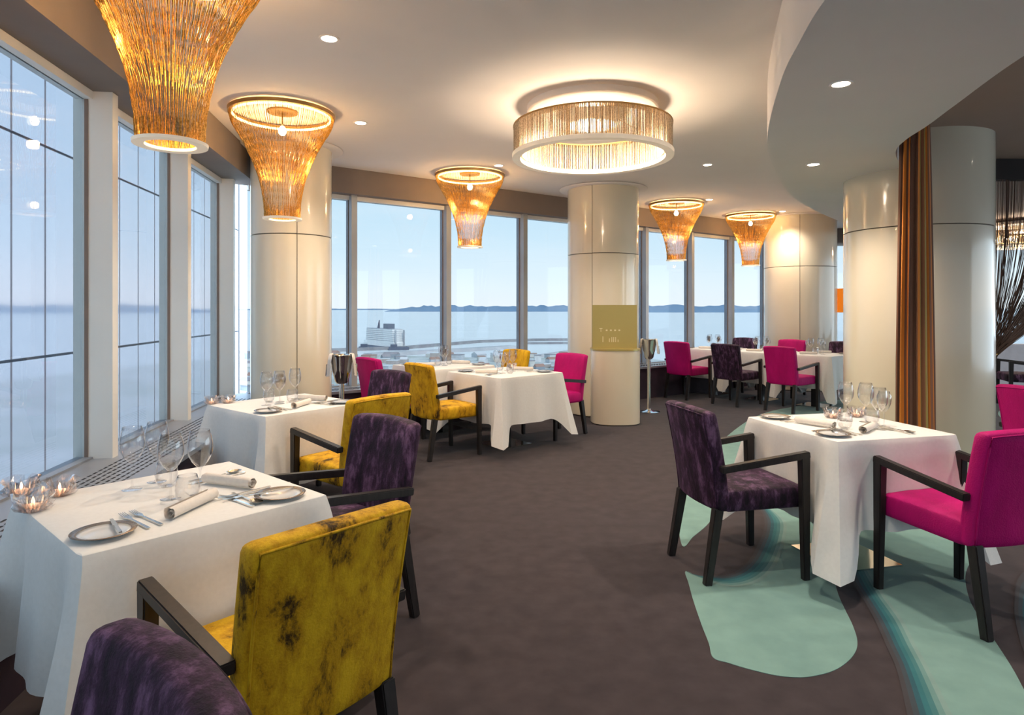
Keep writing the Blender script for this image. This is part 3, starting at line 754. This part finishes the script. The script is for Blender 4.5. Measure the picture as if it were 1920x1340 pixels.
drum((.64, 5.12, 0), 'round drum lamp of champagne strands with white lower ring under the ceiling')
drum((9.0, 11.3, -.12), 'distant drum lamp glowing behind the string curtain at the right edge')

# ------------------------------------------------------------------ downlights
DR = MB().lathe([(.046, 0), (.06, 0), (.06, -.006), (.046, -.004), (.046, 0)], 28, cap=False).mesh('trim_ring', M['ceil'], ang=40)
DL = MB().lathe([(0, -.0012), (.045, -.0012), (.045, -.003), (0, -.003)], 28, cap=False).mesh('lens', M['down'], ang=40)
for u, v, z, lab in ((617, 72, ZC, 'recessed downlight nearest us, between the two big funnel lamps'), (676, 230, ZC, 'recessed downlight right of the second funnel lamp'),
                     (935, 310, ZC, 'small recessed downlight above the middle funnel lamp'), (1577, 157, ZLOW, 'brightest recessed downlight in the lowered curved ceiling'),
                     (1525, 308, ZLOW, 'smaller recessed downlight in the lowered curved ceiling'), (1330, 374, ZC, 'far recessed downlight between the two farthest funnel lamps'),
                     (1467, 396, ZC, 'far recessed downlight right of the farthest funnel lamp')):
    p = P(u, v, z)
    t = thing('downlight', lab, 'downlight', (p.x, p.y, z), 0, 'recessed downlights')
    link('trim_ring', DR, t); link('lens', DL, t)
    light('spot', 'SPOT', (0, 0, -.02), 75, (1, .86, .70), t, spot_size=R(125), spot_blend=.8, shadow_soft_size=.05)
HID = ('above the cut off purple chair', 'just above the camera', 'right behind the camera', 'in the lowered ceiling beside the camera', 'above the open carpet before us',
       'in the brown ceiling above the magenta chair', 'in the brown ceiling beyond the large column', 'in the brown ceiling above the low partition', 'behind the camera by the left windows', 'above the aisle to the long row')
for i, (x, y, z) in enumerate(((-1.0, .4, ZC), (.6, .6, ZC), (.3, -1.4, ZC), (1.9, .6, ZLOW), (.2, 2.3, ZC), (3.4, 2.2, ZBR), (5.2, 4.5, ZBR), (7.5, 8.0, ZBR), (-1.3, -1.4, ZC), (2.2, 7.2, ZC))):  # extra downlights added to light the room
    t = thing('downlight', f'added recessed fill downlight {HID[i]}', 'downlight', (x, y, z), 0, 'added fill downlights')
    link('trim_ring', DR, t); link('lens', DL, t)
    light('spot', 'SPOT', (0, 0, -.02), 16 if y < 2 else 75, (1, .86, .70), t, spot_size=R(125), spot_blend=.8, shadow_soft_size=.05)

# ------------------------------------------------------------------ curtains
def stripe_mat():
    m = bpy.data.materials.new('striped_curtain_fabric'); m.use_nodes = True
    n, l = m.node_tree.nodes, m.node_tree.links; b = n['Principled BSDF']; b.inputs['Roughness'].default_value = .8
    uv = n.new('ShaderNodeUVMap'); uv.uv_map = 'UVMap'; s = n.new('ShaderNodeSeparateXYZ'); l.new(uv.outputs[0], s.inputs[0])
    ml = n.new('ShaderNodeMath'); ml.operation = 'MULTIPLY'; ml.inputs[1].default_value = 46; l.new(s.outputs[0], ml.inputs[0])
    wn_ = n.new('ShaderNodeTexWhiteNoise'); wn_.noise_dimensions = '1D'
    fl_ = n.new('ShaderNodeMath'); fl_.operation = 'FLOOR'; l.new(ml.outputs[0], fl_.inputs[0]); l.new(fl_.outputs[0], wn_.inputs['W'])
    rp = n.new('ShaderNodeValToRGB'); rp.color_ramp.interpolation = 'CONSTANT'; e = rp.color_ramp.elements
    e[0].position = 0; e[0].color = (.20, .09, .05, 1); e[1].position = .3; e[1].color = (.75, .24, .03, 1)
    for p, c in ((.52, (.34, .14, .07, 1)), (.64, (.45, .32, .08, 1)), (.74, (.10, .045, .03, 1)), (.84, (.8, .30, .05, 1)), (.93, (.32, .28, .15, 1))):
        k = e.new(p); k.color = c
    l.new(wn_.outputs['Value'], rp.inputs[0]); l.new(rp.outputs[0], b.inputs['Base Color']); return m
def curtain_bundle(loc, label):
    N, Kz = 160, 24; z0, z1 = .02, 2.94; pts = []; uvs = []
    for j in range(Kz + 1):
        z = z0 + (z1 - z0) * j / Kz; f = 1 - j / Kz
        w = .105 + .055 * min(1, f * 1.5) ** .8; dpt = .085 + .03 * f
        if z > 2.8: w *= .95
        for i in range(N):
            t = 2 * math.pi * i / N; rip = 1 + .13 * math.sin(13 * t + .6 * math.sin(3 * t)) + .04 * math.sin(29 * t + 2 * f)
            pts.append((w * math.cos(t) * rip, dpt * math.sin(t) * rip, z)); uvs.append((i / N, j / Kz))
    fs = [(j * N + i, j * N + (i + 1) % N, (j + 1) * N + (i + 1) % N, (j + 1) * N + i) for j in range(Kz) for i in range(N)]
    fs += [tuple(range(N)), tuple(Kz * N + i for i in range(N))]
    me = bpy.data.meshes.new('curtain'); me.from_pydata(pts, [], fs); me.materials.append(stripe_mat())
    u = me.uv_layers.new(name='UVMap')
    for poly in me.polygons:
        ids = [me.loops[k].vertex_index for k in poly.loop_indices]; wrap = len(ids) == 4 and max(i % N for i in ids) - min(i % N for i in ids) > 2
        for k in poly.loop_indices:
            i = me.loops[k].vertex_index; q = uvs[i][0]
            u.data[k].uv = (1.0 if wrap and q == 0 else q, uvs[i][1])
    me.polygons.foreach_set('use_smooth', [True] * len(me.polygons)); me.update()
    o = link('curtain', me); o.location = loc; o.rotation_euler = (0, 0, R(30)); return tag(o, label, 'curtain')
curtain_bundle((3.185, 5.06, 0), 'gathered orange and brown striped curtain before the large right hand column')
t = thing('string_curtain', 'sheer brown string curtain tied back at the right edge', 'curtain', (0, 0, 0))
g = MB(); rnd = random.Random(11)
for i in range(260):
    f = i / 259; x0 = 4.80 + 2.1 * f + rnd.uniform(-.01, .01); y0 = 6.62 + .04 * math.sin(40 * f)
    x1 = 4.86 + .12 * rnd.random(); path = []
    for j in range(11):
        s = j / 10; q = s ** (1.6 + .9 * (1 - f)); path.append((x0 + (x1 - x0) * q, y0 - .02 * s, 2.98 + (.93 - 2.98) * s))
    path.append((4.84 + .05 * rnd.random(), 6.6, .55))
    g.tube(path, .0032, 3, False)
o = g.build('strands', mat('brown_string', (.2, .12, .09), .7), t, smooth=True); o['kind'] = 'stuff'
MB().box(4.75, 6.56, 2.74, 7.2, 6.68, 2.948).build('valance', mat('dark_valance', (.03, .02, .018), .8), t)
MB().tube([(4.80, 6.55, .95), (4.9, 6.53, .93), (5.0, 6.58, .95), (4.95, 6.66, .97), (4.82, 6.66, .97), (4.80, 6.55, .95)], .012, 6).build('tie_back', M['gold'], t, smooth=True)

# ------------------------------------------------------------------ wine cooler stands
def cooler(loc, rz, label):
    t = thing('wine_cooler_stand', label, 'wine cooler', loc, rz, 'wine cooler stands')
    MB().lathe([(0, 0), (.15, 0), (.15, .008), (.06, .018), (.03, .035), (.026, .05), (0, .05)], 36, cap=False).build('base', M['chrome'], t, ang=40)
    MB().lathe([(.024, .05), (.024, .73)], 20).build('pole', M['chrome'], t, ang=40)
    MB().lathe([(0, .725), (.045, .725), (.06, .745), (.085, .85), (.1, .97), (.106, .985), (.102, .99), (.095, .97), (.08, .85), (.055, .75), (0, .74)], 32, cap=False).build('bucket', M['chrome'], t, ang=50)
    for s in (-1, 1):
        g = MB(); pts = []; K = 9
        for j in range(K):
            a = -.7 + 1.4 * j / (K - 1)
            for r_, z in ((.09, .985), (.10, 1.0), (.112, .995), (.118 + .006 * math.cos(9 * a), .94), (.122 + .010 * math.cos(9 * a), .90 - .05 * math.cos(2 * a)), (.128 + .012 * math.cos(9 * a), .86 - .07 * math.cos(1.6 * a))):
                pts.append((s * r_ * math.cos(a), r_ * math.sin(a) * 1.05, z))
        g.add(pts, [(j * 6 + i, (j + 1) * 6 + i, (j + 1) * 6 + i + 1, j * 6 + i + 1) for j in range(K - 1) for i in range(5)])
        g.build('draped_napkin', M['napkin'], t, smooth=True)
        MB().tube([(s * .1, -.02, .90), (s * .135, -.02, .90), (s * .14, 0, .80), (s * .135, .02, .90), (s * .1, .02, .90)], .004, 6).build('handle', M['chrome'], t, smooth=True)
cooler((-1.57, 5.9, 0), .3, 'steel wine cooler stand with napkin by the left column')
cooler((1.87, 8.74, 0), -.2, 'steel wine cooler stand with napkin right of the podium')

# orange floor lamp glimpsed beyond the far column
t = thing('floor_lamp', 'orange drum shade floor lamp glimpsed between the columns', 'floor lamp', (5.95, 11.3, 0))
MB().lathe([(0, 0), (.16, 0), (.16, .015), (0, .02)], 28, cap=False).build('base', M['chrome'], t, ang=40)
for s in (-1, 1): MB().tube([(s * .05, 0, .015), (s * .05, 0, 1.36)], .012, 8).build('pole', M['chrome'], t, smooth=True)
MB().lathe([(.2, 1.34), (.2, 1.76), (.195, 1.76), (.195, 1.34), (.2, 1.34)], 36, cap=False).build('shade', mat('orange_shade', (.75, .22, .02), .6, emit=(1, .28, .02), estr=.35), t, ang=40)

# ------------------------------------------------------------------ neighbouring glass tower (left windows look onto it)
KF = 7.0; FD = Vector((-.15, 1)).normalized(); FN = Vector((FD.y, -FD.x))
def Fp(y, off=0): q = Vector((-KF - .15 * y, y)) + FN * off; return q
tw = thing('neighbouring_tower', 'mirror glazed facade of the neighbouring tower seen through the left windows', 'building')
M['mirror'] = bpy.data.materials.new('tinted_mirror_glass'); m = M['mirror']; m.use_nodes = True
nn, ll = m.node_tree.nodes, m.node_tree.links; b = nn['Principled BSDF']
b.inputs['Base Color'].default_value = (.84, .83, .93, 1); b.inputs['Metallic'].default_value = .6; b.inputs['Roughness'].default_value = .06
nzz = nn.new('ShaderNodeTexNoise'); nzz.inputs['Scale'].default_value = .6; tcc = nn.new('ShaderNodeTexCoord'); ll.new(tcc.outputs['Object'], nzz.inputs['Vector'])
bb = nn.new('ShaderNodeBump'); bb.inputs['Strength'].default_value = .02; ll.new(nzz.outputs['Fac'], bb.inputs['Height']); ll.new(bb.outputs[0], b.inputs['Normal'])
M['towercore'] = mat('tower_joint', (.10, .11, .14), .6)
q = [Fp(3, -.03), Fp(25.5, -.03), Fp(25.5, -14), Fp(3, -14)]
MB().prism([(x.x, x.y) for x in q], -95, 12.6).build('body', M['towercore'], tw)
zr = [-11.38, -7.42, -3.46, .5, 4.46, 8.42, 12.4]
g = MB(); g.prism([(x.x, x.y) for x in (Fp(0, -.02), Fp(.955, -.02), Fp(.955, .01), Fp(0, .01))], 0, 3.91)
PAN = g.mesh('facade_panel', M['mirror'])
o0 = Fp(0)
for r_ in range(len(zr) - 1):
    for i in range(22):
        o = link('facade_panel', PAN, tw); p = Fp(3.0 + i * 1.01) - Fp(0); o.location = (p.x, p.y, zr[r_] + .03)

# ------------------------------------------------------------------ sea, islands, harbour
SEA = -95.0
def seamat():
    m = mat('sea_water', (.78, .78, .77), .4, col2=(.71, .72, .72), scale=.0015, stretch=(1, 4, 1), spec=.8)
    return m
sea = MB(); sea.add([(-60000, 60, SEA), (60000, 60, SEA), (60000, 70000, SEA), (-60000, 70000, SEA), (-60000, -8000, SEA), (60000, -8000, SEA)], [(0, 1, 2, 3), (4, 5, 1, 0)])
tag(sea.build('sea', seamat()), 'calm pale blue sea stretching to the horizon', 'sea')['kind'] = 'stuff'
def S(u, v, z=SEA): return P(u, v, z)
def island(u0, u1, Y, hgt, label, seed):
    rnd = random.Random(seed); n = 60; x0, x1 = (u0 - CX) / FPX * Y, (u1 - CX) / FPX * Y; pts = []
    for i in range(n + 1):
        f = i / n; x = x0 + (x1 - x0) * f; h = hgt * (min(1, f * 6) * min(1, (1 - f) * 6)) ** .7 * rnd.uniform(.75, 1.05)
        pts += [(x, Y, SEA - 1), (x, Y + 120, SEA + h), (x, Y + 2500, SEA - 1)]
    g = MB(); g.add(pts, [(i * 3 + j, (i + 1) * 3 + j, (i + 1) * 3 + j + 1, i * 3 + j + 1) for i in range(n) for j in range(2)])
    return tag(g.build('island', mat('hazy_forest', (.15, .25, .38), .9, col2=(.19, .29, .42), scale=.002), ang=60), label, 'island', 'islands on the horizon')  # distance haze is put into the blue base colour
island(720, 1160, 16500, 165, 'low blue island on the horizon behind the middle windows', 1)
island(1120, 1700, 13500, 165, 'low blue island on the horizon behind the far right windows', 2)
island(430, 760, 30000, 60, 'faint thin shoreline on the horizon behind the left column', 3)
# cruise ship
sp = S(716, 650); t = thing('cruise_ship', 'white cruise ship moored beyond the breakwater', 'ship', (sp.x, sp.y, SEA), R(128))
M['shipw'] = mat('ship_white', (.85, .85, .85), .4, col2=(.8, .8, .8), scale=.2); M['shipd'] = mat('ship_dark', (.12, .14, .2), .5); M['shipg'] = mat('ship_window_grey', (.42, .44, .48), .4)
hull = [(-92, -15), (-60, -17), (60, -17), (85, -9), (100, 0), (85, 9), (60, 17), (-60, 17), (-92, 15)]
MB().prism(hull, 0, 14).build('hull', M['shipw'], t)
MB().prism([(x * 1.003, y * 1.01) for x, y in hull], -1, 4).build('waterline', M['shipd'], t)
for k in range(7):
    s = 1 - k * .012; z = 14 + k * 4.6
    MB().prism([(x * s * .96, y * .97) for x, y in hull[:3] + [(70, -8), (74, 0), (70, 8)] + hull[6:]], z, z + 3.2).build('deck', M['shipw'], t)
    MB().prism([(x * s * .95, y * .93) for x, y in hull[:3] + [(68, -7), (72, 0), (68, 7)] + hull[6:]], z + 3.2, z + 4.6).build('window_band', M['shipg'], t)
MB().prism([(-50, -9), (-22, -7), (-22, 7), (-50, 9)], 46, 58).build('funnel', M['shipd'], t)
MB().bar((18, 0, 46), (14, 0, 66), 5, 5, 1.5, 1.5).build('mast', M['shipd'], t)
for y in (-11, 11): MB().bar((-93, y, 8), (-93, y, 44), 4, 3).build('stern_lift', M['shipg'], t)
for u, v, L, lab in ((692, 652, 46, 'dark barge lying left of the cruise ship'), (748, 653, 46, 'dark barge lying right of the cruise ship')):
    p = S(u, v + 3); t = thing('barge', lab, 'boat', (p.x, p.y, SEA), R(8), 'dark barges')
    MB().prism([(-L / 2, -8), (L / 2 - 8, -8), (L / 2, 0), (L / 2 - 8, 8), (-L / 2, 8)], 0, 7).build('hull', M['shipd'], t)
    MB().box(-L / 2 + 4, -5, 7, -4, 5, 13).build('cabin', M['shipd'], t)
# breakwaters and quays
M['stone'] = mat('breakwater_stone', (.33, .33, .35), .9, col2=(.22, .22, .24), scale=.05); M['quay'] = mat('quay_concrete', (.55, .54, .55), .9, col2=(.42, .42, .44), scale=.03)
def pier(pts, w, h, label, m):
    q = [S(u, v) for u, v in pts]; g = MB()
    for a, b_ in zip(q[:-1], q[1:]):
        d = (b_ - a).normalized(); s = Vector((d.y, -d.x, 0)) * w
        g.add([a + s - d, b_ + s + d, b_ - s + d, a - s - d, a + s * .6 + Vector((0, 0, h)), b_ + s * .6 + Vector((0, 0, h)), b_ - s * .6 + Vector((0, 0, h)), a - s * .6 + Vector((0, 0, h))],
              [(0, 1, 5, 4), (1, 2, 6, 5), (2, 3, 7, 6), (3, 0, 4, 7), (4, 5, 6, 7)])
    return tag(g.build('breakwater', m), label, 'breakwater', 'harbour piers')
pier([(440, 672), (600, 660), (760, 654), (900, 642), (1000, 639), (1100, 638)], 9, 7, 'longest thin stone breakwater before the open sea', M['stone'])
pier([(690, 668), (760, 664), (900, 656), (960, 652)], 26, 6, 'broad pale quay behind the middle tables', M['quay'])
pier([(980, 645), (1110, 644)], 8, 5, 'short stone breakwater left of the podium column', M['stone'])
pier([(960, 676), (1020, 668), (1100, 655)], 7, 5, 'slanting quay left of the magenta chair', M['quay'])
# shore land
ln = MB(); land = [S(u, v) for u, v in ((-300, 735), (300, 680), (560, 672), (700, 668), (830, 670), (960, 674), (1060, 672), (1150, 668), (1500, 705), (2600, 760))]
lp = [(p.x, p.y) for p in land] + [(900, 60), (-900, 60)]
tag(ln.prism(lp, SEA - 2, SEA + 2.5).build('shore', mat('shore_ground', (.62, .63, .63), .9, col2=(.40, .44, .40), scale=.02)), 'pale built up shore below the windows', 'shore')['kind'] = 'stuff'
rnd = random.Random(21)
bmats = [mat(f'harbour_wall_{i}', c, .7, col2=tuple(x * .8 for x in c), scale=.15) for i, c in enumerate(((.78, .78, .8), (.62, .64, .68), (.5, .44, .42), (.72, .7, .66), (.36, .4, .46)))]
rmats = [mat(f'harbour_roof_{i}', c, .7) for i, c in enumerate(((.7, .7, .72), (.35, .32, .34), (.42, .25, .2)))]
placed = []; tries = 0
while len(placed) < 130 and tries < 4000:
    tries += 1
    u = rnd.uniform(440, 1075); v = 672 + 110 * rnd.random() ** 2.6
    if u < 622 and rnd.random() < .6: continue
    p = S(u, v); sc_ = p.y / 1000
    w, d, h = rnd.uniform(8, 24) * sc_, rnd.uniform(8, 18) * sc_, rnd.uniform(4, 11) * sc_
    rad = math.hypot(w, d) / 2 + .6
    if any((p - q_).length < rad + r_ for q_, r_ in placed): continue
    placed.append((p, rad))
    t = thing('harbour_building', 'small pale harbour building on the shore far below', 'building', (p.x, p.y, SEA + 2.5), rnd.uniform(-.6, .6), 'harbour buildings')
    MB().box(-w / 2, -d / 2, 0, w / 2, d / 2, h).build('walls', rnd.choice(bmats), t)
    g = MB()
    if rnd.random() < .5: g.box(-w / 2 - .4, -d / 2 - .4, h, w / 2 + .4, d / 2 + .4, h + .8)
    else: g.add([(-w / 2, -d / 2, h), (w / 2, -d / 2, h), (w / 2, d / 2, h), (-w / 2, d / 2, h), (-w / 2, 0, h + 4), (w / 2, 0, h + 4)], [(0, 1, 5, 4), (2, 3, 4, 5), (0, 4, 3), (1, 2, 5), (3, 2, 1, 0)])
    g.build('roof', rnd.choice(rmats), t)
